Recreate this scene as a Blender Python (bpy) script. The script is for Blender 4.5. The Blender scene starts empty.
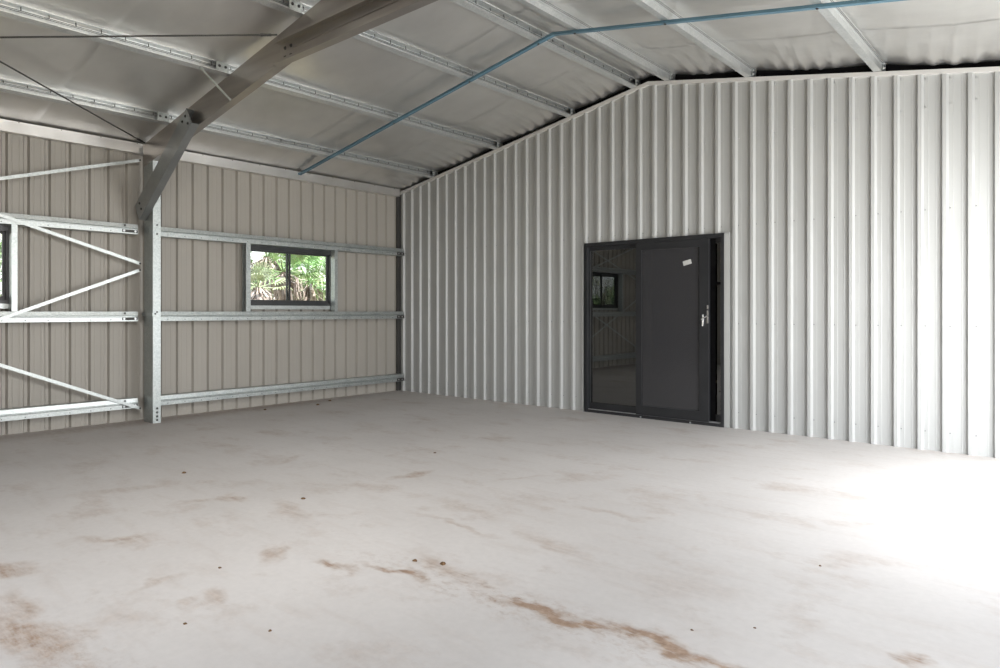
import bpy, math, random
from mathutils import Vector, noise as mnoise
random.seed(7)
scene = bpy.context.scene
COL = scene.collection
PI = math.pi

# ------------------------------------------------------------------ dimensions (metres)
W = 8.87            # shed width, gable partition lies on y = 0, left eave wall on x = 0
RX = 4.42           # ridge
Y0 = -8.10          # front gable wall
YB = 4.40           # far wall of the room beyond the glass door
SLOPE = 0.181
def zb(x):          # underside of the purlins = top of the partition
    return 3.135 + SLOPE*(x if x <= RX else 2*RX - x)

# ------------------------------------------------------------------ materials
def new_mat(name):
    m = bpy.data.materials.new(name); m.use_nodes = True
    nt = m.node_tree; nt.nodes.clear()
    out = nt.nodes.new('ShaderNodeOutputMaterial')
    b = nt.nodes.new('ShaderNodeBsdfPrincipled')
    nt.links.new(b.outputs[0], out.inputs[0])
    return m, nt, b, out
def N(nt, kind, **kw):
    n = nt.nodes.new(kind)
    for k, v in kw.items():
        setattr(n, k, v)
    return n
def coord(nt, scale=(1,1,1), src='Object', loc=(0,0,0)):
    tc = N(nt, 'ShaderNodeTexCoord'); mp = N(nt, 'ShaderNodeMapping')
    mp.inputs['Scale'].default_value = scale; mp.inputs['Location'].default_value = loc
    nt.links.new(tc.outputs[src], mp.inputs[0]); return mp.outputs[0]
def noise(nt, vec, scale, detail=3, rough=0.55):
    n = N(nt, 'ShaderNodeTexNoise'); n.inputs['Scale'].default_value = scale
    n.inputs['Detail'].default_value = detail; n.inputs['Roughness'].default_value = rough
    nt.links.new(vec, n.inputs['Vector']); return n.outputs['Fac']
def ramp(nt, fac, stops):
    r = N(nt, 'ShaderNodeValToRGB'); e = r.color_ramp.elements
    while len(e) < len(stops): e.new(0.5)
    for el, (p, c) in zip(e, stops):
        el.position = p; el.color = (c[0], c[1], c[2], 1) if hasattr(c, '__len__') else (c, c, c, 1)
    nt.links.new(fac, r.inputs[0]); return r.outputs[0]
def bump(nt, b, height, strength, dist=0.01):
    n = N(nt, 'ShaderNodeBump'); n.inputs['Strength'].default_value = strength
    n.inputs['Distance'].default_value = dist
    nt.links.new(height, n.inputs['Height']); nt.links.new(n.outputs[0], b.inputs['Normal'])
def simple(name, c1, c2, scale=8, metallic=0.0, rough=0.5, spec=0.5, stretch=(1,1,1), src='Object', bmp=0.0):
    m, nt, b, o = new_mat(name)
    f = noise(nt, coord(nt, stretch, src), scale)
    nt.links.new(ramp(nt, f, [(0.3, c1), (0.7, c2)]), b.inputs['Base Color'])
    b.inputs['Metallic'].default_value = metallic; b.inputs['Roughness'].default_value = rough
    b.inputs['Specular IOR Level'].default_value = spec
    if bmp: bump(nt, b, f, bmp)
    return m
def galvanised(name, lo, hi, metallic=0.75, rough=0.42):
    m, nt, b, o = new_mat(name)
    v = N(nt, 'ShaderNodeTexVoronoi'); v.inputs['Scale'].default_value = 70
    nt.links.new(coord(nt), v.inputs['Vector'])
    f = noise(nt, coord(nt), 6)
    mix = N(nt, 'ShaderNodeMath', operation='MULTIPLY_ADD'); mix.inputs[1].default_value = 0.45
    sep = N(nt, 'ShaderNodeSeparateColor'); nt.links.new(v.outputs['Color'], sep.inputs[0])
    nt.links.new(sep.outputs[0], mix.inputs[0]); 
    half = N(nt, 'ShaderNodeMath', operation='MULTIPLY'); half.inputs[1].default_value = 0.55
    nt.links.new(f, half.inputs[0]); nt.links.new(half.outputs[0], mix.inputs[2])
    nt.links.new(ramp(nt, mix.outputs[0], [(0.2, lo), (0.75, hi)]), b.inputs['Base Color'])
    b.inputs['Metallic'].default_value = metallic
    nt.links.new(ramp(nt, mix.outputs[0], [(0.2, rough-0.06), (0.8, rough+0.08)]), b.inputs['Roughness'])
    return m

M = {}
M['galv'] = galvanised('galvanised_steel', (0.33,0.36,0.36), (0.48,0.51,0.50), 0.7, 0.42)
M['galv_bright'] = galvanised('bright_lit_galvanised_steel', (0.41,0.44,0.435), (0.54,0.57,0.565), 0.6, 0.38)
M['galv_dull'] = simple('dull_rafter_steel', (0.33,0.305,0.285), (0.43,0.40,0.375), 2.2, 0.85, 0.30, 0.5, (0.5,1,6))
M['knee'] = simple('dark_grey_brace_steel', (0.27,0.285,0.285), (0.36,0.375,0.375), 3, 0.75, 0.36)
M['line'] = simple('purlin_cavity_shade', (0.10,0.10,0.10), (0.14,0.14,0.14), 9, 0.5, 0.5)
M['purlin'] = galvanised('rolled_purlin_steel', (0.60,0.625,0.625), (0.74,0.76,0.76), 0.75, 0.36)
M['blue'] = simple('blue_grey_bridging_steel', (0.10,0.20,0.27), (0.14,0.26,0.34), 6, 0.3, 0.45)
M['partition'] = simple('pale_grey_painted_sheet', (0.43,0.437,0.43), (0.455,0.462,0.455), 1.2, 0.0, 0.36, 0.5)
M['backing'] = simple('grey_beige_sheet_backing', (0.355,0.335,0.30), (0.385,0.362,0.325), 1.0, 0.0, 0.5, 0.4)
M['capping'] = simple('pale_capping_steel', (0.62,0.61,0.59), (0.67,0.66,0.64), 2, 0.0, 0.4)
M['black'] = simple('charcoal_powder_coat', (0.016,0.017,0.019), (0.024,0.025,0.028), 5, 0.0, 0.40)
M['frame_grey'] = simple('dark_grey_window_aluminium', (0.026,0.028,0.03), (0.04,0.043,0.046), 5, 0.0, 0.4)
M['dark'] = simple('dark_steel_and_groove_shade', (0.035,0.034,0.032), (0.055,0.053,0.05), 4, 0.0, 0.6)
M['gap_black'] = simple('black_gap_fill', (0.006,0.006,0.007), (0.012,0.012,0.013), 9, 0.0, 0.9, 0.1)
M['hole'] = simple('dark_screw_hole', (0.05,0.05,0.05), (0.08,0.08,0.08), 9, 0.3, 0.5)
M['bolt'] = simple('zinc_bolt', (0.45,0.46,0.47), (0.6,0.61,0.62), 30, 0.8, 0.35)
M['screw'] = simple('grey_screw', (0.20,0.20,0.20), (0.26,0.26,0.26), 30, 0.5, 0.5)
M['bolt_dark'] = simple('dark_bolt', (0.05,0.05,0.05), (0.09,0.09,0.09), 30, 0.5, 0.5)
M['chrome'] = simple('satin_chrome', (0.70,0.70,0.70), (0.8,0.8,0.8), 12, 0.9, 0.25)
M['sticker'] = simple('white_paper_sticker', (0.55,0.55,0.54), (0.62,0.62,0.61), 12, 0.0, 0.6)
M['bark'] = simple('palm_bark', (0.10,0.075,0.055), (0.24,0.19,0.15), 18, 0, 0.9, 0.2, (1,1,4))
M['dead'] = simple('dead_grey_brown_fronds', (0.26,0.19,0.16), (0.58,0.50,0.47), 14, 0, 0.8, 0.2, (3,3,0.6))
M['leaf'] = simple('fresh_green_leaves', (0.15,0.25,0.10), (0.40,0.54,0.26), 5, 0, 0.5, 0.4)
M['leaf_dark'] = simple('deep_green_leaves', (0.05,0.13,0.035), (0.20,0.34,0.10), 4, 0, 0.55, 0.4)
M['leaf_pale'] = simple('pale_green_leaves', (0.36,0.44,0.25), (0.66,0.70,0.52), 4, 0, 0.5, 0.4)
M['frond'] = simple('bright_fan_fronds', (0.16,0.33,0.10), (0.42,0.60,0.28), 6, 0, 0.45, 0.5)
M['frond_pale'] = simple('pale_fan_fronds', (0.42,0.56,0.36), (0.72,0.80,0.66), 6, 0, 0.4, 0.5)
M['earth'] = simple('leafy_earth', (0.22,0.18,0.12), (0.42,0.36,0.24), 3, 0, 0.95, 0.1, bmp=0.3)
M['crumb'] = simple('dark_dirt', (0.10,0.06,0.035), (0.18,0.11,0.06), 40, 0, 0.9, 0.1)

# foil insulation: dull reflective, softly rumpled
m, nt, b, o = new_mat('silver_foil_insulation')
f = noise(nt, coord(nt, (1.0,1.6,1)), 2.2, 4)
nt.links.new(ramp(nt, f, [(0.3, (0.74,0.73,0.71)), (0.7, (0.82,0.81,0.79))]), b.inputs['Base Color'])
b.inputs['Metallic'].default_value = 0.85
nt.links.new(ramp(nt, noise(nt, coord(nt), 5, 3), [(0.3, 0.29), (0.7, 0.38)]), b.inputs['Roughness'])
M['foil'] = m

# dark tinted glass, reflecting
def glass(name, tint, refl, rough=0.0):
    m, nt, b, out = new_mat(name); nt.nodes.remove(b)
    tr = N(nt, 'ShaderNodeBsdfTransparent'); tr.inputs[0].default_value = tint
    gl = N(nt, 'ShaderNodeBsdfGlossy'); gl.inputs['Roughness'].default_value = rough
    gl.inputs[0].default_value = (0.95,0.97,0.97,1)
    lw = N(nt, 'ShaderNodeLayerWeight'); lw.inputs[0].default_value = 0.25
    mr = N(nt, 'ShaderNodeMapRange'); mr.inputs['To Min'].default_value = refl; mr.inputs['To Max'].default_value = 0.9
    nt.links.new(lw.outputs['Fresnel'], mr.inputs['Value'])
    mx = N(nt, 'ShaderNodeMixShader'); nt.links.new(mr.outputs[0], mx.inputs[0])
    nt.links.new(tr.outputs[0], mx.inputs[1]); nt.links.new(gl.outputs[0], mx.inputs[2])
    nt.links.new(mx.outputs[0], out.inputs[0]); return m
M['door_glass'] = glass('dark_tinted_door_glass', (0.2,0.205,0.21,1), 0.15)
M['pane'] = glass('clear_window_glass', (0.94,0.96,0.95,1), 0.02)
# security mesh: fine dark weave, partly see-through
m, nt, b, out = new_mat('fine_black_security_mesh')
f = noise(nt, coord(nt, (1,1,1)), 160, 2)
nt.links.new(ramp(nt, f, [(0.3, (0.036,0.036,0.039)), (0.7, (0.062,0.062,0.067))]), b.inputs['Base Color'])
b.inputs['Roughness'].default_value = 0.17; b.inputs['Specular IOR Level'].default_value = 0.7
tr = N(nt, 'ShaderNodeBsdfTransparent'); mx = N(nt, 'ShaderNodeMixShader'); mx.inputs[0].default_value = 0.78
nt.links.new(tr.outputs[0], mx.inputs[1]); nt.links.new(b.outputs[0], mx.inputs[2]); nt.links.new(mx.outputs[0], out.inputs[0])
M['mesh'] = m

# concrete slab with rusty soil smears
m, nt, b, out = new_mat('stained_concrete')
base = coord(nt)
big = noise(nt, coord(nt, (1,1,1)), 0.7, 5, 0.6)
fine = noise(nt, coord(nt, (1,1,1)), 26, 4, 0.6)
streak = noise(nt, coord(nt, (0.7,3.0,1)), 3.0, 4, 0.6)
col0 = ramp(nt, big, [(0.3, (0.60,0.565,0.54)), (0.7, (0.69,0.655,0.63))])
dist = N(nt, 'ShaderNodeTexNoise'); dist.inputs['Scale'].default_value = 5.0; dist.inputs['Detail'].default_value = 4
nt.links.new(base, dist.inputs['Vector'])
sub = N(nt, 'ShaderNodeVectorMath', operation='SUBTRACT'); sub.inputs[1].default_value = (0.5,0.5,0.5)
nt.links.new(dist.outputs['Color'], sub.inputs[0])
scl = N(nt, 'ShaderNodeVectorMath', operation='SCALE'); scl.inputs['Scale'].default_value = 0.30
nt.links.new(sub.outputs[0], scl.inputs[0])
add = N(nt, 'ShaderNodeVectorMath', operation='ADD'); nt.links.new(base, add.inputs[0]); nt.links.new(scl.outputs[0], add.inputs[1])
warped = add.outputs[0]
def blob(x, y, L, Wd, ang, s):
    mp = N(nt, 'ShaderNodeMapping', vector_type='TEXTURE')
    mp.inputs['Location'].default_value = (x, y, 0); mp.inputs['Rotation'].default_value = (0,0,math.radians(ang))
    mp.inputs['Scale'].default_value = (L, Wd, 1)
    nt.links.new(warped, mp.inputs[0])
    ln = N(nt, 'ShaderNodeVectorMath', operation='LENGTH'); nt.links.new(mp.outputs[0], ln.inputs[0])
    mr = N(nt, 'ShaderNodeMapRange', interpolation_type='SMOOTHSTEP')
    mr.inputs['From Min'].default_value = 0; mr.inputs['From Max'].default_value = 1
    mr.inputs['To Min'].default_value = s; mr.inputs['To Max'].default_value = 0
    nt.links.new(ln.outputs['Value'], mr.inputs['Value']); return mr.outputs[0]
def addup(a, c, op='ADD'):
    n = N(nt, 'ShaderNodeMath', operation=op); nt.links.new(a, n.inputs[0]); nt.links.new(c, n.inputs[1]); return n.outputs[0]
STAINS = [(5.52,-5.17,.20,.06,2,.9),(5.83,-5.06,.30,.055,5,1.0),(5.98,-4.87,.45,.12,-8,.55),(4.39,-3.69,.26,.09,84,.75),
 (4.51,-4.82,.42,.10,-14,.4),(3.97,-4.89,.2,.08,7,.55),(4.28,-5.75,.35,.09,50,.6),(5.07,-5.85,.18,.07,108,.45),
 (5.41,-5.80,.16,.07,125,.5),(4.37,-6.25,.24,.13,40,.8),(5.2,-6.40,.60,.16,4,.75),(4.85,-6.32,.3,.09,6,.5),
 (6.57,-4.95,.32,.07,2,1.1),(6.87,-4.90,.45,.10,8,.8),(7.22,-4.88,.42,.08,2,1.0),(6.09,-3.54,.42,.07,5,.4),
 (6.15,-4.25,.5,.11,-20,.4),(7.84,-4.39,.12,.05,-27,.9),(3.2,-4.03,.35,.08,105,.35),(3.9,-5.05,.32,.08,65,.4),
 (5.35,-4.07,.5,.10,-7,.35),(5.13,-5.27,.20,.07,-50,.55),(5.5,-4.35,.5,.05,0,.45),(3.2,-5.3,.6,.12,70,.3),
 (.22,-4.0,.34,4.2,0,.40),(.10,-2.2,.22,2.0,0,.35),(5.1,-3.2,.35,.06,60,.3),(6.9,-4.3,.5,.2,20,.22)]
acc = None
for s in STAINS:
    q = blob(*s); acc = q if acc is None else addup(acc, q)
tracks = addup(blob(6.6,-4.95,1.9,.24,2,.5), blob(5.9,-6.36,1.6,.26,2,.4))
fleck = ramp(nt, noise(nt, coord(nt, (1,1.6,1)), 13, 5, 0.75), [(0.47, 0.0), (0.62, 1.0)])
acc = addup(acc, addup(tracks, fleck, 'MULTIPLY'))
smooth = ramp(nt, noise(nt, coord(nt, (0.7,3.2,1)), 6, 6, 0.72), [(0.30, 0.2), (0.58, 1.2)])
acc = addup(acc, smooth, 'MULTIPLY')
wash = ramp(nt, streak, [(0.52, 0.0), (0.85, 0.22)])
acc = addup(acc, wash, 'MAXIMUM')
mott = ramp(nt, noise(nt, coord(nt, (1,1.5,1), 'Object', (3,7,0)), 1.7, 7, 0.68), [(0.53, 0.0), (0.72, 0.42)])
acc = addup(acc, mott, 'MAXIMUM')
cl = N(nt, 'ShaderNodeClamp'); nt.links.new(acc, cl.inputs[0])
mixc = N(nt, 'ShaderNodeMix', data_type='RGBA'); nt.links.new(cl.outputs[0], mixc.inputs[0])
nt.links.new(col0, mixc.inputs[6])
nt.links.new(ramp(nt, fine, [(0.3, (0.29,0.19,0.13)), (0.7, (0.46,0.34,0.26))]), mixc.inputs[7])
mul = N(nt, 'ShaderNodeMix', data_type='RGBA', blend_type='MULTIPLY'); mul.inputs[0].default_value = 1.0
nt.links.new(mixc.outputs[2], mul.inputs[6])
nt.links.new(ramp(nt, fine, [(0.25, (0.93,0.93,0.93)), (0.75, (1,1,1))]), mul.inputs[7])
nt.links.new(mul.outputs[2], b.inputs['Base Color'])
b.inputs['Roughness'].default_value = 0.62; b.inputs['Specular IOR Level'].default_value = 0.35
bump(nt, b, fine, 0.08, 0.005)
M['concrete'] = m

# ------------------------------------------------------------------ mesh builder
class MB:
    def __init__(s): s.v = []; s.f = []; s.m = []; s.mats = []
    def mi(s, mat):
        if mat not in s.mats: s.mats.append(mat)
        return s.mats.index(mat)
    def add(s, vs, fs, mat):
        k = len(s.v); i = s.mi(mat); s.v += [tuple(p) for p in vs]
        for f in fs: s.f.append(tuple(k+j for j in f)); s.m.append(i)
    def box(s, a, c, mat):
        x0,y0,z0 = [min(p,q) for p,q in zip(a,c)]; x1,y1,z1 = [max(p,q) for p,q in zip(a,c)]
        s.add([(x0,y0,z0),(x1,y0,z0),(x1,y1,z0),(x0,y1,z0),(x0,y0,z1),(x1,y0,z1),(x1,y1,z1),(x0,y1,z1)],
              [(0,3,2,1),(4,5,6,7),(0,1,5,4),(1,2,6,5),(2,3,7,6),(3,0,4,7)], mat)
    def prism(s, outline, p0, p1, o, h, mat):
        """extrude a 2-D outline (o,h) from p0 to p1"""
        p0, p1, o, h = Vector(p0), Vector(p1), Vector(o).normalized(), Vector(h).normalized()
        n = len(outline)
        vs = [p0+o*a+h*c for a,c in outline] + [p1+o*a+h*c for a,c in outline]
        s.add(vs, [(i,(i+1)%n,n+(i+1)%n,n+i) for i in range(n)] + [tuple(range(n-1,-1,-1)), tuple(range(n,2*n))], mat)
    def cyl(s, p0, p1, r, mat, n=8, r1=None):
        p0, p1 = Vector(p0), Vector(p1); a = (p1-p0).normalized()
        u = a.orthogonal().normalized(); w = a.cross(u); r1 = r if r1 is None else r1
        vs = [p0+(u*math.cos(2*PI*i/n)+w*math.sin(2*PI*i/n))*r for i in range(n)] + \
             [p1+(u*math.cos(2*PI*i/n)+w*math.sin(2*PI*i/n))*r1 for i in range(n)]
        s.add(vs, [(i,(i+1)%n,n+(i+1)%n,n+i) for i in range(n)] + [tuple(range(n-1,-1,-1)), tuple(range(n,2*n))], mat)
    def quad(s, a, b_, c, d, mat): s.add([a,b_,c,d], [(0,1,2,3)], mat)
    def build(s, name, parent=None, origin=None, smooth=False):
        if origin is None: origin = (0,0,0) if parent is None else None
        world_o = Vector(origin) if parent is None else Vector(WLOC[parent.name])
        me = bpy.data.meshes.new(name)
        me.from_pydata([tuple(Vector(p)-world_o) for p in s.v], [], s.f)
        for mt in s.mats: me.materials.append(mt)
        me.polygons.foreach_set('material_index', s.m)
        if smooth: me.polygons.foreach_set('use_smooth', [True]*len(me.polygons))
        me.update()
        ob = bpy.data.objects.new(name, me); COL.objects.link(ob)
        if parent is None: ob.location = world_o
        else: ob.parent = parent
        WLOC[ob.name] = tuple(world_o)
        return ob
WLOC = {}
def tag(o, label=None, cat=None, group=None, kind=None):
    if label: o['label'] = label
    if cat: o['category'] = cat
    if group: o['group'] = group
    if kind: o['kind'] = kind
    return o
def thing(name, loc, label=None, cat=None, group=None, kind=None):
    o = bpy.data.objects.new(name, None); COL.objects.link(o); o.location = loc; o.empty_display_size = 0.2
    WLOC[o.name] = tuple(loc); return tag(o, label, cat, group, kind)

def c_outline(H, F, L=0.014, t=0.0035, groove=0.0):
    web = [(0,H/2),(0,-H/2)] if not groove else [(0,H/2),(0,groove),(groove*0.8,groove*0.4),(groove*0.8,-groove*0.4),(0,-groove),(0,-H/2)]
    inner = [(F,-H/2),(F,-H/2+L),(F-t,-H/2+L),(F-t,-H/2+t),(t+(groove*0.8 if groove else 0),-H/2+t),
             (t+(groove*0.8 if groove else 0),H/2-t),(F-t,H/2-t),(F-t,H/2-L),(F,H/2-L),(F,H/2)]
    return web + inner
def bolt(parent, p, n, r=0.011, h=0.010, mat='bolt', name='bolt'):
    p, n = Vector(p), Vector(n).normalized()
    mb = MB(); mb.cyl(p - n*0.002, p+n*0.003, r*1.5, M[mat], 10); mb.cyl(p+n*0.003, p+n*h, r, M[mat], 6)
    return mb.build(name, parent)

# ------------------------------------------------------------------ ribbed cladding
PITCH = 0.1905
# rib section measured from the pan, (along, out)
RIB = [(-0.030,0),(-0.0145,0.033),(0.0145,0.033),(0.030,0)]
FLUTE = [(0.060,0),(0.064,0.0022),(0.068,0),(0.122,0),(0.126,0.0022),(0.130,0)]
def section(a0, a1, first):
    """sorted list of (along, out) from a0 to a1 with a rib centred at first + k*PITCH"""
    pts = [(a0, 0)]
    k = math.floor((a0-first)/PITCH) - 1
    while first + k*PITCH < a1 + 0.1:
        c = first + k*PITCH
        for d, o in RIB + FLUTE:
            if a0 + 1e-4 < c + d < a1 - 1e-4: pts.append((c+d, o))
        k += 1
    pts.append((a1, 0)); return pts
def cladding(mb, pts, place, spans, mat):
    """place(a, out, z) -> xyz ; spans(a_mid) -> function giving list of (z0(a), z1(a))"""
    for (a, oa), (c, oc) in zip(pts, pts[1:]):
        for z0, z1 in spans((a+c)/2):
            za0 = z0(a) if callable(z0) else z0; zc0 = z0(c) if callable(z0) else z0
            za1 = z1(a) if callable(z1) else z1; zc1 = z1(c) if callable(z1) else z1
            mb.quad(place(a,oa,za0), place(c,oc,zc0), place(c,oc,zc1), place(a,oa,za1), mat)
def with_cuts(pts, cuts):
    """insert section points at the given positions so an opening has straight edges"""
    out = list(pts)
    for c in cuts:
        for (a, oa), (d, od) in zip(pts, pts[1:]):
            if a < c < d: out.append((c, oa + (od-oa)*(c-a)/(d-a)))
    return sorted(out)

DX0, DX1, DH = 3.545, 5.335, 2.10          # glass door opening
WINS = [(-6.52,-5.205), (-2.64,-1.33)]      # window openings in the left wall (y)
WZ0, WZ1 = 1.285, 2.125
RDOORS = [(-7.3,-4.3), (-3.45,-0.55)]       # roller door openings in the right wall
FDOOR = (4.4,7.4)                           # opening in the front wall
RDH = 2.55

# partition (ribs stand out towards the room)
mb = MB()
pts = with_cuts(section(0.03, W, 0.108), [DX0, DX1, RX])
top = lambda a: zb(a) - 0.004
cladding(mb, pts, lambda a,o,z: (a,-o,z), lambda a: [(DH, top)] if DX0 < a < DX1 else [(0.0, top)], M['partition'])
wall_back = mb.build('wall_back'); tag(wall_back, 'pale grey ribbed steel partition wall with a gabled top', kind='structure')
# screws beside every rib, four rows
mb = MB()
k = 0
while 0.108 + k*PITCH + 0.045 < W - 0.05:
    x = 0.108 + k*PITCH + 0.040
    for z in (0.17, 1.12, 2.17, 3.10, zb(x)-0.075):
        if z > zb(x)-0.06 or (DX0-0.05 < x < DX1+0.05 and z < DH + 0.03): continue
        mb.cyl((x,0.002,z), (x,-0.006,z), 0.0055, M['screw'] if z < 3 else M['bolt'], 6)
    k += 1
tag(mb.build('screw', wall_back), kind='stuff')
# raking capping along the gable
for (a, c) in ((0.03, RX), (RX, W)):
    for off, hh, yy in ((0.0, 0.042, -0.040),):
        p = [(a,yy,zb(a)-hh),(c,yy,zb(c)-hh),(c,yy,zb(c)-0.002),(a,yy,zb(a)-0.002)]
        q = [(x,0.055,z) for x,_,z in p]
        mb.add(p+q, [(0,1,2,3),(4,7,6,5),(0,4,5,1),(3,2,6,7),(1,5,6,2),(0,3,7,4)], M['capping'])
tag(mb.build('trim_1'), 'pale steel capping along the sloping top of the partition', kind='structure')
# black strip painting the unlit gap over the partition, between the purlins
mb = MB()
for (a, c) in ((0.03, RX), (RX, W)):
    p = [(a,0.075,zb(a)-0.05),(c,0.075,zb(c)-0.05),(c,0.075,zb(c)+0.16),(a,0.075,zb(a)+0.16)]
    q = [(x,0.095,z) for x,_,z in p]
    mb.add(p+q, [(0,1,2,3),(4,7,6,5),(0,4,5,1),(3,2,6,7),(1,5,6,2),(0,3,7,4)], M['gap_black'])
tag(mb.build('trim_2'), 'black strip standing in for the unlit gap above the partition top', kind='structure')
# dark strip painting the shaded groove in the partition corner
mb = MB(); mb.box((0.002,-0.075,0), (0.03,0.07,3.13), M['dark'])
tag(mb.build('trim_3'), 'dark strip for the shaded groove at the left end of the partition', kind='structure')
# jamb flashings beside the door
for i, (a, c) in enumerate(((DX0-0.042, DX0), (DX1, DX1+0.055))):
    mb = MB(); mb.box((a,-0.033,0.0), (c,0.004,DH+0.002), M['partition'])
    tag(mb.build('trim_%d' % (4+i)), 'pale steel flashing beside the %s side of the sliding door' % ('left','right')[i], kind='structure')

# left eave wall, seen from its back (ribs run outwards)
mb = MB()
cuts = [w for ab in WINS for w in ab]
pts = with_cuts(section(Y0, YB, -5.238), cuts)
def lspan(a):
    for p, q in WINS:
        if p < a < q: return [(0.0, WZ0), (WZ1, 3.22)]
    return [(0.0, 3.22)]
cladding(mb, pts, lambda a,o,z: (-o,a,z), lspan, M['backing'])
tag(mb.build('wall_left'), 'grey beige back of the ribbed steel eave wall', kind='structure')

# right and front walls with the open roller doorways that light the shed
mb = MB()
pts = with_cuts(section(Y0, YB, -5.2), [w for ab in RDOORS for w in ab])
def rspan(a):
    for p, q in RDOORS:
        if p < a < q: return [(RDH, 3.3)]
    return [(0.0, 3.3)]
cladding(mb, pts, lambda a,o,z: (W+o,a,z), rspan, M['backing'])
tag(mb.build('wall_right'), 'ribbed steel wall with two open roller doorways', kind='structure')
mb = MB()
pts = with_cuts(section(0.0, W, 0.1), [RX, FDOOR[0], FDOOR[1]])
cladding(mb, pts, lambda a,o,z: (a,Y0-o,z), lambda a: [(RDH, lambda x: zb(x)+0.2)] if FDOOR[0] < a < FDOOR[1] else [(0.0, lambda x: zb(x)+0.2)], M['backing'])
tag(mb.build('wall_front'), 'ribbed steel front gable wall with an open doorway', kind='structure')
# far wall of the room beyond the door: small open rib ends at floor level
mb = MB()
pts = section(0.0, W, 0.1)
def fspan(a):
    d = ((a-0.1) + PITCH/2) % PITCH - PITCH/2
    return [(0.045 if abs(d) < 0.018 else 0.0, lambda x: zb(x)+0.2)]
cladding(mb, with_cuts(pts, [RX]), lambda a,o,z: (a,YB+o,z), fspan, M['backing'])
tag(mb.build('wall_far'), 'ribbed steel wall of the dark room beyond the glass door', kind='structure')

# floor slab
mb = MB(); mb.box((-0.03,Y0-0.03,-0.15), (W+0.03,YB+0.03,0.0), M['concrete'])
tag(mb.build('floor'), 'pale concrete slab with brown soil smears and tyre marks', kind='structure')
# ground outside
mb = MB()
for a, c in (((-30,-30),(-0.04,30)), ((W+0.04,-30),(30,30)), ((-0.04,-30),(W+0.04,Y0-0.04)), ((-0.04,YB+0.04),(W+0.04,30))):
    mb.box((a[0],a[1],-0.3), (c[0],c[1],-0.10), M['earth'])
tag(mb.build('ground'), 'bare leafy ground outside the shed', kind='structure')

# ceiling foil: sags between purlins, rumpled near the partition
PX = [0.75, 2.04, 3.27, 4.20, 4.63, 5.56, 6.78, 8.00]       # left edge of each purlin's lower flange
def foil_z(x, y):
    xx = x if x <= RX else 2*RX - x
    z = 3.135 + SLOPE*xx + 0.108
    if xx < 0.75: z = 3.185 + (3.135 + SLOPE*0.75 + 0.108 - 3.185)*max(0, xx-0.03)/0.72
    xs = [0.03] + [p+0.03 for p in PX] + [W]
    for a, c in zip(xs, xs[1:]):
        if a <= x <= c:
            u = (x-a)/(c-a); z -= (0.058 if y < -4.0 else 0.040)*math.sin(PI*u)**0.8 * min(1, (c-a)/1.0) * (0.75+0.25*math.sin(y*1.7+a))
            w = math.sin(PI*u)
            near = math.exp(y/0.38) if y < 0 else 0
            z -= near*(0.026*w*(0.5+0.5*math.sin(2*PI*x/0.15 + 1.6*math.sin(x*3.1) + y*5)) + 0.02*w)
            break
    ph = ((y + 0.95) % 1.35)/1.35        # overlapping sheets
    z -= 0.004*ph
    z += 0.006*mnoise.noise(Vector((x*1.6, y*1.1, 3.0))) + 0.0022*mnoise.noise(Vector((x*4.5, y*3.5, 8.0)))
    return z
mb = MB()
ys = [Y0-0.02 + i*0.09 for i in range(int((-0.72-Y0)/0.09)+1)]
ys = [y for y in ys if y < -0.7] + [-0.7+0.035*i for i in range(22)]
ys.append(0.075)
for k in range(1, 6):                    # crisp steps at the laps
    yy = -0.95 - 1.35*k + 1.35
    ys += [yy-0.004, yy+0.004]
ys = sorted(set(y for y in ys if y >= Y0-0.02))
xs = [0.03 + (W-0.03)*i/420 for i in range(421)]
nx = len(xs)
V = [(x,y,foil_z(x,y)) for y in ys for x in xs]
F = [(j*nx+i, j*nx+i+1, (j+1)*nx+i+1, (j+1)*nx+i) for j in range(len(ys)-1) for i in range(nx-1)]
mb.add(V, F, M['foil'])
tag(mb.build('ceiling', smooth=True), 'silver foil insulation under the gabled roof', kind='structure')
# roof sheeting above everything, covers both rooms
mb = MB()
for (a, c) in ((-0.25, RX), (RX, W+0.25)):
    p = [(a,Y0-0.3,zb(a)+0.20),(c,Y0-0.3,zb(c)+0.20),(c,YB+0.3,zb(c)+0.20),(a,YB+0.3,zb(a)+0.20)]
    mb.add(p + [(x,y,z+0.02) for x,y,z in p], [(0,3,2,1),(4,5,6,7),(0,1,5,4),(1,2,6,5),(2,3,7,6),(3,0,4,7)], M['backing'])
tag(mb.build('ceiling_roof_sheet'), 'steel roof sheeting above the foil', kind='structure')

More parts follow.
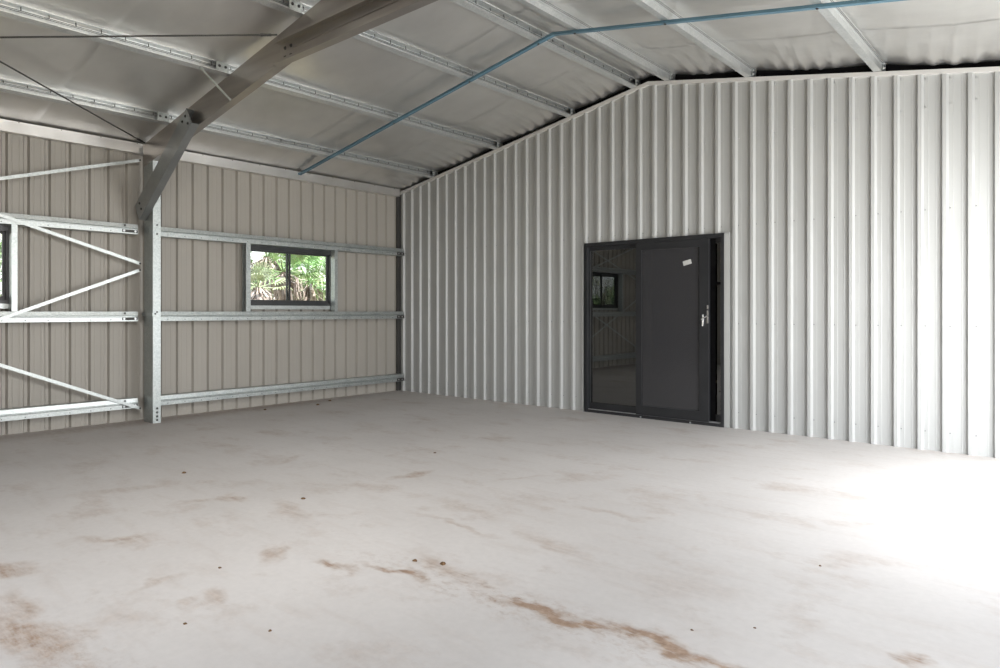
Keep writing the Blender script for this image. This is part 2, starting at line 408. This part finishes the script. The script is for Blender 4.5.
# ------------------------------------------------------------------ purlins
ORD = ['lowest purlin on the left slope, just above the eave beam',
       'second purlin up the left slope',
       'third purlin up the left slope',
       'purlin just left of the ridge',
       'purlin just right of the ridge',
       'second purlin right of the ridge',
       'third purlin right of the ridge, rightmost reaching the partition top',
       'fourth purlin right of the ridge, near the right wall']
for i, x in enumerate(PX):
    left = x < RX
    root = thing('roof_purlin', (x, Y0, zb(x)), 'galvanised steel ' + ORD[i], 'roof purlin', 'roof purlins running to the partition')
    a = math.atan(SLOPE) * (1 if left else -1)
    up = Vector((math.cos(a),0,math.sin(a))); nrm = Vector((-math.sin(a),0,math.cos(a)))
    FL = 0.072
    base = Vector((x,0,zb(x)+0.001)) + nrm*0.05
    mb = MB()
    if left:  # web down-slope, open towards the ridge
        mb.prism(c_outline(0.100, FL, 0.010, 0.003), base+Vector((0,Y0+0.01,0)), base+Vector((0,0.07,0)), up, nrm, M['purlin'])
    else:
        b2 = base + up*FL
        mb.prism(c_outline(0.100, FL, 0.016, 0.003, 0.006), b2+Vector((0,Y0+0.01,0)), b2+Vector((0,0.07,0)), -up, nrm, M['purlin'])
    for hh in (0.022, 0.034):        # dark strips painting the cavity shade along the web
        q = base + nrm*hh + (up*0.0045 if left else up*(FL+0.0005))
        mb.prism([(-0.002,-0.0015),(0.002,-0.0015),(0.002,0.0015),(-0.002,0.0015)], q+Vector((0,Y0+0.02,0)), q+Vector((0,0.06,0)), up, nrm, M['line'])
    # dark roof-screw tips poking down inside the open side
    yy = Y0 + 0.2
    while yy < -0.1:
        p = base + up*0.035 + Vector((0,yy,0))
        if left: mb.cyl(p+nrm*0.046, p+nrm*0.018, 0.004, M['hole'], 5)
        yy += 0.19
    mb.build('channel', root)
    # cleat and bolts at the partition
    mb = MB()
    c0 = base + up*(FL+0.004); 
    mb.box((c0.x,-0.060,c0.z-0.045), (c0.x+0.006,0.05,c0.z+0.035), M['galv'])
    mb.build('bracket', root)
    for dz in (-0.022, 0.02):
        bolt(root, (c0.x+0.006,-0.030,c0.z+dz), (1,0,0), 0.009, 0.012)
    # cleat at the rafter
    mb = MB(); mb.box((c0.x,-4.08,c0.z-0.045), (c0.x+0.006,-3.96,c0.z+0.04), M['galv'])
    mb.build('bracket', root)
    for dy in (-4.05,-3.99): bolt(root, (c0.x+0.006,dy,c0.z), (1,0,0), 0.009, 0.012, 'bolt_dark')

# eave purlin along the top of the left wall
root = thing('eave_purlin', (0.02, Y0, 3.06), 'galvanised eave beam along the top of the left wall under the foil edge', 'eave beam')
mb = MB(); mb.prism(c_outline(0.115, 0.090, 0.016, 0.003), (0.095,Y0+0.01,3.117), (0.095,-0.08,3.117), (-1,0,0), (0.0,0,1), M['foil'])
yy = Y0+0.3
while yy < -0.2:
    mb.cyl((0.100,yy,3.166), (0.103,yy,3.166), 0.005, M['hole'], 6); yy += 0.38
mb.build('channel', root)

# ------------------------------------------------------------------ portal frame at y = -3.95
PY = -3.955
post = thing('steel_post', (0.29, PY, 0), 'galvanised C section post standing on the slab against the left wall', 'steel post')
mb = MB(); mb.prism(c_outline(0.235, 0.085, 0.02, 0.004), (0.290,PY,0.0), (0.290,PY,3.16), (0,1,0), (1,0,0), M['galv'])
mb.build('channel', post)
for z in (0.035,0.075,0.12,0.165): bolt(post, (0.4075,PY+0.045,z), (1,0,0), 0.009, 0.009, 'bolt_dark')
for z in (1.245,1.225,2.22,2.12): bolt(post, (0.4075,PY+0.045 - (0.02 if z in (1.225,) else 0),z), (1,0,0), 0.007, 0.007, 'bolt_dark')
mb = MB(); mb.box((0.12,PY-0.004,1.20), (0.405,PY+0.0,1.235), M['galv_bright'])
mb.build('bracket', post)

def rafter(sign, label):
    x0 = 0.165 if sign > 0 else 2*RX-0.165
    root = thing('roof_rafter', (x0, PY, zb(x0)), label, 'rafter')
    dz = 0.145
    p0 = Vector((x0,PY-0.005,zb(x0)-dz)); p1 = Vector((RX - sign*0.002,PY-0.005,zb(RX)-dz))
    ax = (p1-p0).normalized(); h = Vector((-ax.z*sign,0,ax.x*sign))
    mb = MB(); mb.prism(c_outline(0.250, 0.080, 0.02, 0.004), p0, p1, (0,1,0), h, M['galv_dull'])
    mb.build('channel', root); return root
raft = rafter(1, 'dull galvanised rafter rising from the post at the left wall towards the ridge')
rafter(-1, 'dull galvanised rafter falling from the ridge to the right wall')
rp = thing('steel_post', (2*RX-0.29, PY, 0), 'galvanised C section post standing against the right wall', 'steel post')
mb = MB(); mb.prism(c_outline(0.235, 0.085, 0.02, 0.004), (2*RX-0.290,PY,0.0), (2*RX-0.290,PY,3.14), (0,1,0), (1,0,0), M['galv']); mb.build('channel', rp)

ep = thing('steel_post', (0.29, -8.0, 0), 'galvanised C section post in the front left corner of the shed', 'steel post')
mb = MB(); mb.prism(c_outline(0.235, 0.085, 0.02, 0.004), (0.302,-8.05,0.0), (0.302,-8.05,3.14), (0,1,0), (1,0,0), M['galv_bright']); mb.build('channel', ep)
# horizontal collar tie across the rafters below the ridge
tie = thing('collar_tie', (RX, PY-0.005, 3.38), 'horizontal galvanised tie beam bolted across the rafter under the ridge', 'tie beam')
TX0, TX1 = 3.02, 2*RX-3.02
mb = MB()
H = 0.200
out = c_outline(H, 0.078, 0.022, 0.004); PYT = PY - 0.006
mb.prism(out, (TX0,PYT-0.001,3.465), (TX1,PYT-0.001,3.465), (0,-1,0), (0,0,1), M['galv_dull'])
for hz in (-0.035, 0.03):      # pressed grooves in the web
    mb.box((TX0+0.22,PY-0.018,3.465+hz-0.012), (TX1-0.22,PY-0.010,3.465+hz+0.012), M['galv_dull'])
mb.build('channel', tie)
for x in (TX0+0.08, TX0+0.17):
    for z in (3.43, 3.51): bolt(tie, (x,PY-0.010,z), (0,-1,0), 0.011, 0.012, 'bolt_dark')

# knee brace from post to rafter
kp0, kp1 = Vector((0.20,PY-0.088,2.36)), Vector((1.47,PY-0.088,3.22))
knee = thing('knee_brace', tuple(kp0), 'short diagonal galvanised brace from the post up to the rafter', 'brace')
ax = (kp1-kp0).normalized(); h = Vector((-ax.z,0,ax.x))
mb = MB(); mb.prism(c_outline(0.205, 0.078, 0.02, 0.004), kp0, kp1, (0,1,0), h, M['knee']); mb.build('channel', knee)
for d, q in ((0.06,0.05),(0.06,-0.05),(0.14,0.05)):
    bolt(knee, kp1 - ax*d + h*q, (0,-1,0), 0.010, 0.010, 'bolt_dark')
for d, q in ((0.07,0.04),(0.07,-0.04)):
    bolt(knee, kp0 + ax*(d+0.05) + h*q, (0,-1,0), 0.010, 0.010, 'bolt_dark')

# fly brace between purlin and rafter foot
fb0, fb1 = Vector((2.10,-4.235,zb(2.10)-0.003)), Vector((2.16,-3.965,zb(2.16)-0.275))
fly = thing('fly_brace', tuple(fb1), 'thin bright strap from a purlin down to the rafter underside', 'brace')
ax = (fb1-fb0).normalized(); side = Vector((1,0,0.1)).normalized()
mb = MB(); mb.prism([(-0.014,-0.0015),(0.014,-0.0015),(0.014,0.0015),(-0.014,0.0015)], fb0, fb1, side, ax.cross(side), M['galv_bright']); mb.build('strap', fly)
bolt(fly, fb1+Vector((0,-0.004,0.006)), (0,-1,0), 0.008, 0.012)

# blue-grey bridging under the purlins
br = thing('roof_bridging', (RX,-1.88,zb(RX)), 'blue grey steel bridging strip running across under the purlins over the ridge', 'bridging')
for sgn in (1,-1):
    xa = -0.0 if sgn > 0 else W-0.06
    p0, p1 = Vector((xa,-1.88,zb(xa)-0.012)), Vector((RX,-1.88,zb(RX)-0.012))
    ax = (p1-p0).normalized(); h = Vector((-ax.z*sgn,0,ax.x*sgn))
    mb = MB(); mb.prism([(-0.022,0.011),(-0.022,-0.013),(0.022,-0.013),(0.022,0.011),(0.019,0.011),(0.019,-0.010),(-0.019,-0.010),(-0.019,0.011)], p0, p1, (0,1,0), h, M['blue'])
    mb.build('strip', br)
for x in PX: bolt(br, (x+0.03,-1.88,zb(x+0.03)-0.024), (0,0,-1), 0.008, 0.010, 'bolt_dark')

# roof brace rods in the near bay
def rod(p0, p1, label):
    r = thing('brace_rod', p0, label, 'brace rod', 'roof brace rods')
    mb = MB(); mb.cyl(p0, p1, 0.0075, M['dark'], 8); mb.build('rod', r)
    d = (Vector(p1)-Vector(p0)).normalized()
    mb = MB(); mb.cyl(Vector(p0)+d*0.05, Vector(p0)+d*0.14, 0.013, M['bolt_dark'], 6); mb.build('turnbuckle', r)
rod((0.24,-3.975,zb(0.22)-0.02), (3.10,-8.0,zb(3.10)-0.055), 'thin brace rod from the post head up across the near left roof bay')
rod((2.98,-3.97,zb(2.98)-0.02), (0.20,-7.94,zb(0.20)-0.045), 'thin brace rod from high on the rafter down to the near eave')

# ------------------------------------------------------------------ wall girts
GX = 0.160
def girt(z, y0, y1, label, dots=True, left_open=False):
    root = thing('wall_girt', (GX, y0, z), label, 'wall rail', 'horizontal rails of the left wall')
    mb = MB()
    H2 = 0.055
    prof = [(0.009,H2),(0.001,0.010),(0.014,0.003),(0.014,-0.003),(0.0,-0.009),(0.0,-H2),(0.150,-H2),(0.150,-H2+0.018),(0.147,-H2+0.018),(0.147,-H2+0.003),
            (0.018,-H2+0.003),(0.020,H2-0.003),(0.147,H2-0.003),(0.147,H2-0.018),(0.150,H2-0.018),(0.150,H2)]
    mb.prism(prof, (GX,y0,z), (GX,y1,z), (-1,0,0), (0,0,1), M['galv_bright'] if y1 < -3 else M['galv'])  # lighter steel copy paints the stronger light on the left bay rails
    yy = y0 + 0.18
    while yy < y1 - 0.05:
        mb.cyl((GX-0.002,yy,z-0.036), (GX+0.0012,yy,z-0.036), 0.006, M['hole'], 6); yy += 0.20
    mb.build('channel', root)
    if y1 < -3:      # splice slot near the post
        mb = MB(); mb.box((GX,y1-0.17,z-0.042), (GX+0.003,y1-0.005,z-0.012), M['dark']); mb.build('bracket', root)
        for d in (0.15, 0.03): bolt(root, (GX+0.003,y1-d,z-0.026), (1,0,0), 0.008, 0.008)
        bolt(root, (GX+0.001,y1-0.14,z+0.035), (1,0,0), 0.008, 0.006, 'bolt_dark')
    else:
        mb = MB(); mb.box((GX,y1-0.15,z-0.050), (GX+0.004,y1-0.004,z-0.004), M['dark']); mb.build('bracket', root)
        for d in (0.12, 0.05): bolt(root, (GX+0.004,y1-d,z-0.026), (1,0,0), 0.007, 0.010)
        bolt(root, (GX+0.001,y1-0.04,z+0.03), (1,0,0), 0.008, 0.010)
        mb = MB(); mb.box((GX,y0+0.01,z+0.012), (GX+0.003,y0+0.09,z+0.046), M['galv_bright']); mb.build('plate', root)
        for zz in (z+0.03, z-0.03): bolt(root, (GX+0.002,y0+0.05,zz), (1,0,0), 0.007, 0.007, 'bolt_dark')
for z, nm in ((0.215,'bottom'), (1.195,'middle'), (2.180,'top')):
    girt(z, Y0+0.02, PY-0.06, 'bright galvanised %s rail of the left wall, coloured for stronger light, left of the steel post' % nm)
    girt(z, PY+0.09, -0.04, 'galvanised %s rail of the left wall, between the steel post and the partition' % nm)

# flat brace straps across the left bay
def strap(p0, p1, label, dx):
    s = thing('brace_strap', p0, label, 'brace strap', 'flat brace straps of the left bay')
    p0, p1 = Vector(p0)+Vector((dx,0,0)), Vector(p1)+Vector((dx,0,0))
    ax = (p1-p0).normalized(); h = Vector((1,0,0)).cross(ax)
    mb = MB(); mb.prism([(0,-0.017),(0.0025,-0.017),(0.0025,0.017),(0,0.017)], p0, p1, (1,0,0), h, M['galv_bright']); mb.build('strap', s)
    mb = MB(); mb.cyl(p0+Vector((0.0,0,0)), p0+Vector((0.010,0,0)), 0.011, M['bolt_dark'], 6); mb.build('bolt', s)
SX = 0.168
strap((SX,-4.00,2.965), (SX,-8.0,1.745), 'white galvanised strap meeting the post highest, near the eave', 0.000)
strap((SX,-4.00,1.795), (SX,-8.0,3.04), 'white galvanised strap rising leftwards from the middle of the post over the top rail', 0.004)
strap((SX,-4.00,1.720), (SX,-8.0,-0.0+0.06), 'white galvanised strap falling leftwards from the middle of the post over the middle rail', 0.000)
strap((SX,-4.00,0.155), (SX,-8.0,1.88), 'white galvanised strap meeting the post lowest, just above the slab', 0.004)

# ------------------------------------------------------------------ left wall windows
def frame_rect(mb, y0, y1, z0, z1, x0, x1, w, mat, wb=None, wt=None):
    wb = wb or w; wt = wt or w
    mb.box((x0,y0,z0),(x1,y0+w,z1),mat); mb.box((x0,y1-w,z0),(x1,y1,z1),mat)
    mb.box((x0,y0+w,z0),(x1,y1-w,z0+wb),mat); mb.box((x0,y0+w,z1-wt),(x1,y1-w,z1),mat)
for i, (ya, yb_) in enumerate(WINS):
    w = thing('window_%d' % (i+1), (0,ya,WZ0), 'dark framed sliding window %s' % ('at the left edge of the view' if i == 0 else 'between the post and the partition'), kind='structure')
    mb = MB(); frame_rect(mb, ya, yb_, WZ0+0.045, WZ1-0.005, -0.035, 0.055, 0.030, M['frame_grey'], 0.035, 0.060); mb.build('window_frame', w)
    ym = (ya+yb_)/2 - 0.02
    mb = MB(); frame_rect(mb, ya+0.030, ym+0.022, WZ0+0.08, WZ1-0.065, 0.012, 0.034, 0.022, M['frame_grey'], 0.040); s1 = mb.build('sash', w)
    mb = MB(); mb.box((0.020,ya+0.048,WZ0+0.11),(0.024,ym+0.004,WZ1-0.083),M['pane']); mb.build('pane', s1)
    mb = MB(); frame_rect(mb, ym-0.022, yb_-0.030, WZ0+0.08, WZ1-0.065, -0.018, 0.006, 0.022, M['frame_grey'], 0.040); s2 = mb.build('sash', w)
    mb = MB(); mb.box((-0.010,ym-0.004,WZ0+0.11),(-0.006,yb_-0.048,WZ1-0.083),M['pane']); mb.build('pane', s2)
    mb = MB(); mb.box((-0.03,ya,WZ0-0.005),(0.05,yb_,WZ0+0.045),M['galv_bright']); mb.build('sill', w)
    for sgn, yy in ((-1, ya), (1, yb_)):
        j = thing('window_stud', (0.08,yy,1.25), 'vertical galvanised stud at the %s side of the %s' % (('left','right')[sgn > 0], ('window at the left edge','window between post and partition')[i]), 'stud', 'vertical studs beside the windows')
        mb = MB(); y_ = yy + (-0.004 if sgn < 0 else (-0.022 if i else -0.012))
        mb.prism(c_outline(0.10, 0.062 if sgn < 0 else 0.050, 0.016, 0.003), (0.113,y_,1.251), (0.113,y_,2.124), (0,sgn,0), (1,0,0), M['galv'] if i else M['galv_bright'])  # left bay studs take the lighter copy, coloured as more strongly lit
        mb.build('channel', j)

# ------------------------------------------------------------------ sliding security door
d = thing('door_1', (DX0,0,0), 'black aluminium sliding door with security screen in the partition', kind='structure')
def rect(mb, x0, x1, z0, z1, y0, y1, wl, wr, wb, wt, mat):
    mb.box((x0,y0,z0),(x0+wl,y1,z1),mat); mb.box((x1-wr,y0,z0),(x1,y1,z1),mat)
    mb.box((x0+wl,y0,z0),(x1-wr,y1,z0+wb),mat); mb.box((x0+wl,y0,z1-wt),(x1-wr,y1,z1),mat)
mb = MB(); rect(mb, DX0+0.001, DX1-0.001, 0.0, DH, -0.045, 0.10, 0.034, 0.034, 0.035, 0.045, M['black'])
for yy in (-0.036, 0.005, 0.048): mb.box((DX0+0.05,yy,0.035),(DX1-0.05,yy+0.006,0.044),M['bolt'])
mb.build('door_frame', d)
# fixed glass leaf on the left (rear track)
mb = MB(); rect(mb, DX0+0.035, 4.44, 0.038, DH-0.045, 0.002, 0.040, 0.016, 0.05, 0.075, 0.05, M['black'])
mb.box((DX0+0.052,-0.001,0.112),(4.39,0.0015,0.117),M['frame_grey']); mb.box((DX0+0.047,-0.001,0.11),(DX0+0.052,0.0015,DH-0.095),M['frame_grey'])
fx = mb.build('fixed_panel', d)
mb = MB(); mb.box((DX0+0.048,0.018,0.10),(4.41,0.023,DH-0.09),M['door_glass']); mb.build('glass_pane', fx)
# sliding glass leaf, middle track, seen at the right gap
mb = MB(); rect(mb, 4.36, DX1-0.035, 0.038, DH-0.046, 0.046, 0.084, 0.05, 0.022, 0.075, 0.05, M['black'])
mb.box((5.12,0.042,0.038),(5.206,0.046,DH-0.046),M['gap_black'])
mb.box((5.206,0.042,1.545),(5.28,0.046,1.575),M['gap_black'])
gp = mb.build('sliding_panel', d)
mb = MB(); mb.box((4.40,0.063,0.10),(DX1-0.05,0.068,DH-0.09),M['door_glass']); mb.build('glass_pane', gp)
# security screen leaf in front
SX0, SX1 = 4.262, 5.165
mb = MB(); rect(mb, SX0, SX1, 0.037, DH-0.046, -0.040, -0.006, 0.075, 0.110, 0.105, 0.085, M['black'])
mb.box((SX1-0.006,-0.043,0.037),(SX1,-0.040,DH-0.046),M['frame_grey'])
mb.box((SX0+0.075,-0.042,0.142),(SX1-0.11,-0.0395,0.147),M['frame_grey'])
sc = mb.build('screen_panel', d)
mb = MB(); mb.box((SX0+0.07,-0.026,0.135),(SX1-0.105,-0.022,DH-0.125),M['mesh']); mb.build('security_mesh', sc)
hx = SX1 - 0.032
mb = MB(); mb.box((hx+0.012,-0.050,1.12),(hx+0.030,-0.040,1.32),M['chrome'])
mb.cyl((hx+0.024,-0.050,1.20),(hx+0.024,-0.075,1.20),0.009,M['chrome'],10)
mb.cyl((hx+0.024,-0.072,1.20),(hx-0.040,-0.075,1.165),0.008,M['chrome'],10)
mb.cyl((hx-0.028,-0.055,1.215),(hx-0.03,-0.060,1.09),0.010,M['chrome'],8)
mb.cyl((hx+0.024,-0.050,1.27),(hx+0.024,-0.058,1.27),0.010,M['bolt_dark'],12)
tag(mb.build('handle', sc), 'satin chrome lever handle and lock plate')
mb = MB()
cx_, cz_, an = 4.905, 1.80, math.radians(14)
uu, vv = Vector((math.cos(an),0,math.sin(an))), Vector((-math.sin(an),0,math.cos(an)))
c0 = Vector((cx_,-0.0275,cz_))
q = [c0-uu*.050-vv*.026, c0+uu*.050-vv*.026, c0+uu*.050+vv*.026, c0-uu*.050+vv*.026]
mb.add(q+[p+Vector((0,0.001,0)) for p in q], [(0,1,2,3),(4,7,6,5),(0,4,5,1),(1,5,6,2),(2,6,7,3),(3,7,4,0)], M['sticker'])
tag(mb.build('sticker', sc), 'small white tilted sticker')
for x in (4.33, 4.95): bolt(d, (x,-0.046,0.012), (0,-1,0), 0.007, 0.006)

# ------------------------------------------------------------------ dirt crumbs on the slab
CR = [(5.766,-4.89,.014),(5.902,-4.827,.016),(4.352,-4.61,.016),(3.013,-4.794,.016),(5.116,-5.575,.008),(5.586,-5.959,.008),
      (5.898,-5.769,.008),(7.145,-4.683,.006),(7.326,-4.504,.005),(7.324,-3.636,.008),(0.39,-2.575,.022),(0.502,-1.864,.024),
      (0.279,-1.515,.024),(3.942,-3.003,.012)]
for x, y, r in CR:
    mb = MB(); n = 7; rr = [r*random.uniform(0.7,1.25) for _ in range(n)]
    lo = [(x+rr[i]*1.2*math.cos(2*PI*i/n), y+rr[i]*math.sin(2*PI*i/n), 0.0) for i in range(n)]
    mi = [(x+rr[i]*0.8*math.cos(2*PI*i/n), y+rr[i]*0.7*math.sin(2*PI*i/n), r*random.uniform(.35,.6)) for i in range(n)]
    mb.add(lo+mi+[(x,y,r*0.75)], [(i,(i+1)%n,n+(i+1)%n,n+i) for i in range(n)]+[(n+i,n+(i+1)%n,2*n) for i in range(n)]+[tuple(range(n-1,-1,-1))], M['crumb'])
    wallside = x < 0.6
    tag(mb.build('dirt_crumb', origin=(x,y,0)), 'small dark dirt crumb lying %s' % ('on the slab near the foot of the left wall' if wallside else 'out on the open slab'), 'dirt crumb', 'dirt crumbs near the left wall' if wallside else 'dirt crumbs on the open slab')

# ------------------------------------------------------------------ plants outside the windows
def fan_palm(x, y, h, r, label, fm, skirt=(0.55,0.9), lean=0.0, nf=16, seed=0, group='palms outside the window'):
    rnd = random.Random(seed)
    root = thing('fan_palm', (x,y,-0.1), label, 'palm', group)
    mb = MB(); seg = 10
    for i in range(seg):
        a, c = -0.1+(h+0.1)*i/seg, -0.1+(h+0.1)*(i+1)/seg
        mb.cyl((x+lean*a,y,a),(x+lean*c,y,c),0.115-0.002*i,M['bark'],10,0.095-0.002*i)
    mb.build('trunk', root)
    # crown of fan leaves: petiole + radiating pleated blades
    mb = MB(); top = Vector((x+lean*h,y,h))
    for k in range(nf):
        th = 2*PI*k/nf + rnd.uniform(-.2,.2); el = rnd.uniform(-0.35,1.15)
        dirv = Vector((math.cos(th)*math.cos(el), math.sin(th)*math.cos(el), math.sin(el)))
        pl = r*rnd.uniform(0.65,0.95); tip = top + dirv*pl + Vector((0,0,-0.06*pl))
        mb.cyl(top, tip, 0.013, fm, 5, 0.007)
        side = dirv.cross(Vector((0,0,1))).normalized(); up = side.cross(dirv).normalized()
        nb = 17; fl = r*rnd.uniform(0.55,0.8)
        for b_ in range(nb):
            a = (b_/(nb-1)-0.5)*math.radians(230)
            dv = (dirv*math.cos(a)+side*math.sin(a)).normalized()
            wv = (side*math.cos(a)-dirv*math.sin(a)).normalized()*fl*0.052
            L = fl*(0.75+0.25*math.cos(a))
            mid = tip+dv*L*0.6+up*0.03*math.cos(a); end = tip+dv*L+Vector((0,0,-0.22*L))
            mb.add([tip, mid+wv+up*0.01, end, mid-wv+up*0.01, mid-up*0.008], [(0,4,1),(4,2,1),(0,3,4),(4,3,2)], fm)
    tag(mb.build('fronds', root))
    # skirt of dead hanging fronds
    mb = MB()
    for k in range(120):
        th = rnd.uniform(0,2*PI); z0 = h - rnd.uniform(0.0,skirt[1]*0.5); L = rnd.uniform(*skirt)
        p = Vector((x+lean*z0+0.10*math.cos(th), y+0.10*math.sin(th), z0))
        o1 = rnd.uniform(0.10,0.26); wv = Vector((-math.sin(th),math.cos(th),0))*rnd.uniform(0.010,0.028)
        q = p+Vector((math.cos(th)*o1,math.sin(th)*o1,-L*0.25)); e = q+Vector((math.cos(th)*0.05+rnd.uniform(-.06,.06),math.sin(th)*0.05+rnd.uniform(-.06,.06),-L*0.75))
        mb.add([p-wv*.5,p+wv*.5,q+wv,q-wv,e+wv*.4,e-wv*.4], [(0,1,2,3),(3,2,4,5)], M['dead'])
    tag(mb.build('dead_skirt', root), 'hanging dead grey brown fronds')
def shrub(x, y, h, r, label, lm, n=900, leaf=0.06, seed=0, name='leafy_shrub', z0=0.0, cat='shrub', group='shrubs outside the windows'):
    rnd = random.Random(seed)
    root = thing(name, (x,y,-0.1), label, cat, group)
    mb = MB()
    for k in range(5):
        th = 2*PI*k/5; mb.cyl((x,y,-0.1),(x+r*.5*math.cos(th),y+r*.5*math.sin(th),z0+(h-z0)*0.75),0.02+0.012*h,M['bark'],6,0.008)
    mb.build('stem', root)
    mb = MB()
    clumps = [(x+rnd.gauss(0,r*.42), y+rnd.gauss(0,r*.42), z0+(h-z0)*rnd.uniform(.12,.92), r*rnd.uniform(.25,.5)) for _ in range(16)]
    for k in range(n):
        cx_, cy_, cz_, cr = clumps[k % 16]
        v = Vector((rnd.gauss(0,1),rnd.gauss(0,1),rnd.gauss(0,1))).normalized()*cr*rnd.uniform(.5,1.05)
        p = Vector((cx_,cy_,cz_))+v
        if p.z < 0: p.z = rnd.uniform(0,0.3)
        nrm = (v.normalized()+Vector((rnd.uniform(-.7,.7),rnd.uniform(-.7,.7),rnd.uniform(0,1)))).normalized()
        u = nrm.orthogonal().normalized(); w_ = nrm.cross(u); a = rnd.uniform(0,2*PI)
        u, w_ = u*math.cos(a)+w_*math.sin(a), w_*math.cos(a)-u*math.sin(a)
        s = leaf*rnd.uniform(.7,1.5)
        mb.add([p-u*s, p-w_*s*.38+nrm*.1*s, p+u*s, p+w_*s*.38+nrm*.1*s], [(0,1,2,3)], lm)
    mb.build('foliage', root); return root
fan_palm(-3.5, 0.66, 1.85, 0.62, 'palm in the right pane with bright green fans over a skirt of dead fronds', M['frond'], (0.5,0.95), 0, 16, 3)
fan_palm(-3.0, -0.23, 1.98, 0.55, 'palm beside the window mullion with a clump of dead fronds', M['leaf'], (0.25,0.5), 0, 13, 5)
fan_palm(-2.4, -1.08, 1.66, 0.42, 'low palm at the lower left of the window with brown dead fronds', M['leaf_pale'], (0.4,0.7), 0, 9, 8)
fan_palm(-4.2, 0.15, 2.35, 0.85, 'taller palm with pale fans at the top of the left pane', M['frond_pale'], (0.3,0.6), 0, 15, 11)
shrub(-3.9, -0.55, 2.0, 0.60, 'fresh green shrub low in the left pane', M['leaf'], 1000, 0.055, 21)
shrub(-4.8, 1.1, 2.1, 0.70, 'pale green shrub behind the palm in the right pane', M['leaf_pale'], 1000, 0.06, 22)
shrub(-4.6, 2.0, 2.6, 0.70, 'yellow green shrub at the right edge of the window', M['leaf_pale'], 900, 0.06, 23)
shrub(-7.0, 1.2, 3.2, 1.1, 'broad green bush behind the palms', M['leaf_dark'], 1500, 0.10, 24)
shrub(-9.8, 4.4, 4.2, 1.5, 'tall loose bush far behind the right pane', M['leaf'], 1500, 0.11, 25)
shrub(-2.6, -4.7, 2.4, 0.60, 'green shrub outside the left edge window', M['leaf'], 900, 0.06, 26)
shrub(-4.4, -3.6, 3.0, 0.90, 'deep green bush further out from the left edge window', M['leaf_dark'], 1200, 0.09, 27)
shrub(-2.6, -9.6, 2.5, 0.8, 'green shrub seen mirrored in the door glass', M['frond'], 1300, 0.07, 28)
shrub(-4.0, -12.2, 3.0, 1.2, 'large bush seen mirrored in the door glass behind the shrub', M['leaf_pale'], 1300, 0.09, 29)

# ------------------------------------------------------------------ light
world = bpy.data.worlds.new('sky'); scene.world = world; world.use_nodes = True
wn = world.node_tree; bg = wn.nodes['Background']
tc = wn.nodes.new('ShaderNodeTexCoord'); sp = wn.nodes.new('ShaderNodeSeparateXYZ'); rr = wn.nodes.new('ShaderNodeValToRGB')
wn.links.new(tc.outputs['Generated'], sp.inputs[0]); wn.links.new(sp.outputs[2], rr.inputs[0]); wn.links.new(rr.outputs[0], bg.inputs[0])
rr.color_ramp.elements[0].color = (1.0,0.99,0.96,1); rr.color_ramp.elements[1].color = (0.62,0.78,1.0,1)
bg.inputs[1].default_value = 2.0
def area(name, loc, rot, sx, sy, power, color):
    l = bpy.data.lights.new(name, 'AREA'); l.shape = 'RECTANGLE'; l.size = sx; l.size_y = sy; l.energy = power; l.color = color
    o = bpy.data.objects.new(name, l); COL.objects.link(o); o.location = loc; o.rotation_euler = rot; return o
area('doorway_light', (W-0.02,-1.75,1.28), (0,PI/2,0), 2.5, 2.4, 160, (0.96,0.98,1.0))
area('doorway_light', (W-0.02,-5.8,1.28), (0,PI/2,0), 2.5, 2.95, 33, (1.0,0.97,0.93))
area('doorway_light', (5.9,Y0+0.02,1.28), (PI/2,0,0), 2.95, 2.5, 10, (1.0,0.985,0.96))
sl = area('added_floor_fill', (6.6,-6.0,3.35), (0,0,0), 1.6, 1.8, 56, (1.0,0.98,0.95))  # added fill lamp under the closed roof, brightens the far left floor
sl.rotation_euler = (Vector((0.8,-4.0,0.0))-Vector((6.6,-6.0,3.35))).to_track_quat('-Z','Y').to_euler(); sl.data.spread = math.radians(110)
sun = bpy.data.lights.new('sun', 'SUN'); sun.energy = 10; sun.angle = 0.02; sun.color = (1.0,0.95,0.86)
so = bpy.data.objects.new('sun', sun); COL.objects.link(so); so.rotation_euler = (math.radians(-8), math.radians(16), 0)

# ------------------------------------------------------------------ camera
cam = bpy.data.cameras.new('camera'); co = bpy.data.objects.new('camera', cam); COL.objects.link(co)
cam.sensor_width = 36; cam.lens = 684.81*36/1000; cam.shift_y = -0.0225; cam.clip_start = 0.05
co.location = (8.33101,-7.21114,1.25054); co.rotation_euler = (PI/2, 0, 0.711788)
scene.camera = co
scene.view_settings.view_transform = 'Standard'
scene.view_settings.look = 'None'
scene.view_settings.exposure = 0.33
scene.cycles.sample_clamp_indirect = 1.6
scene.cycles.blur_glossy = 1.0
scene.cycles.caustics_reflective = False
scene.cycles.caustics_refractive = False
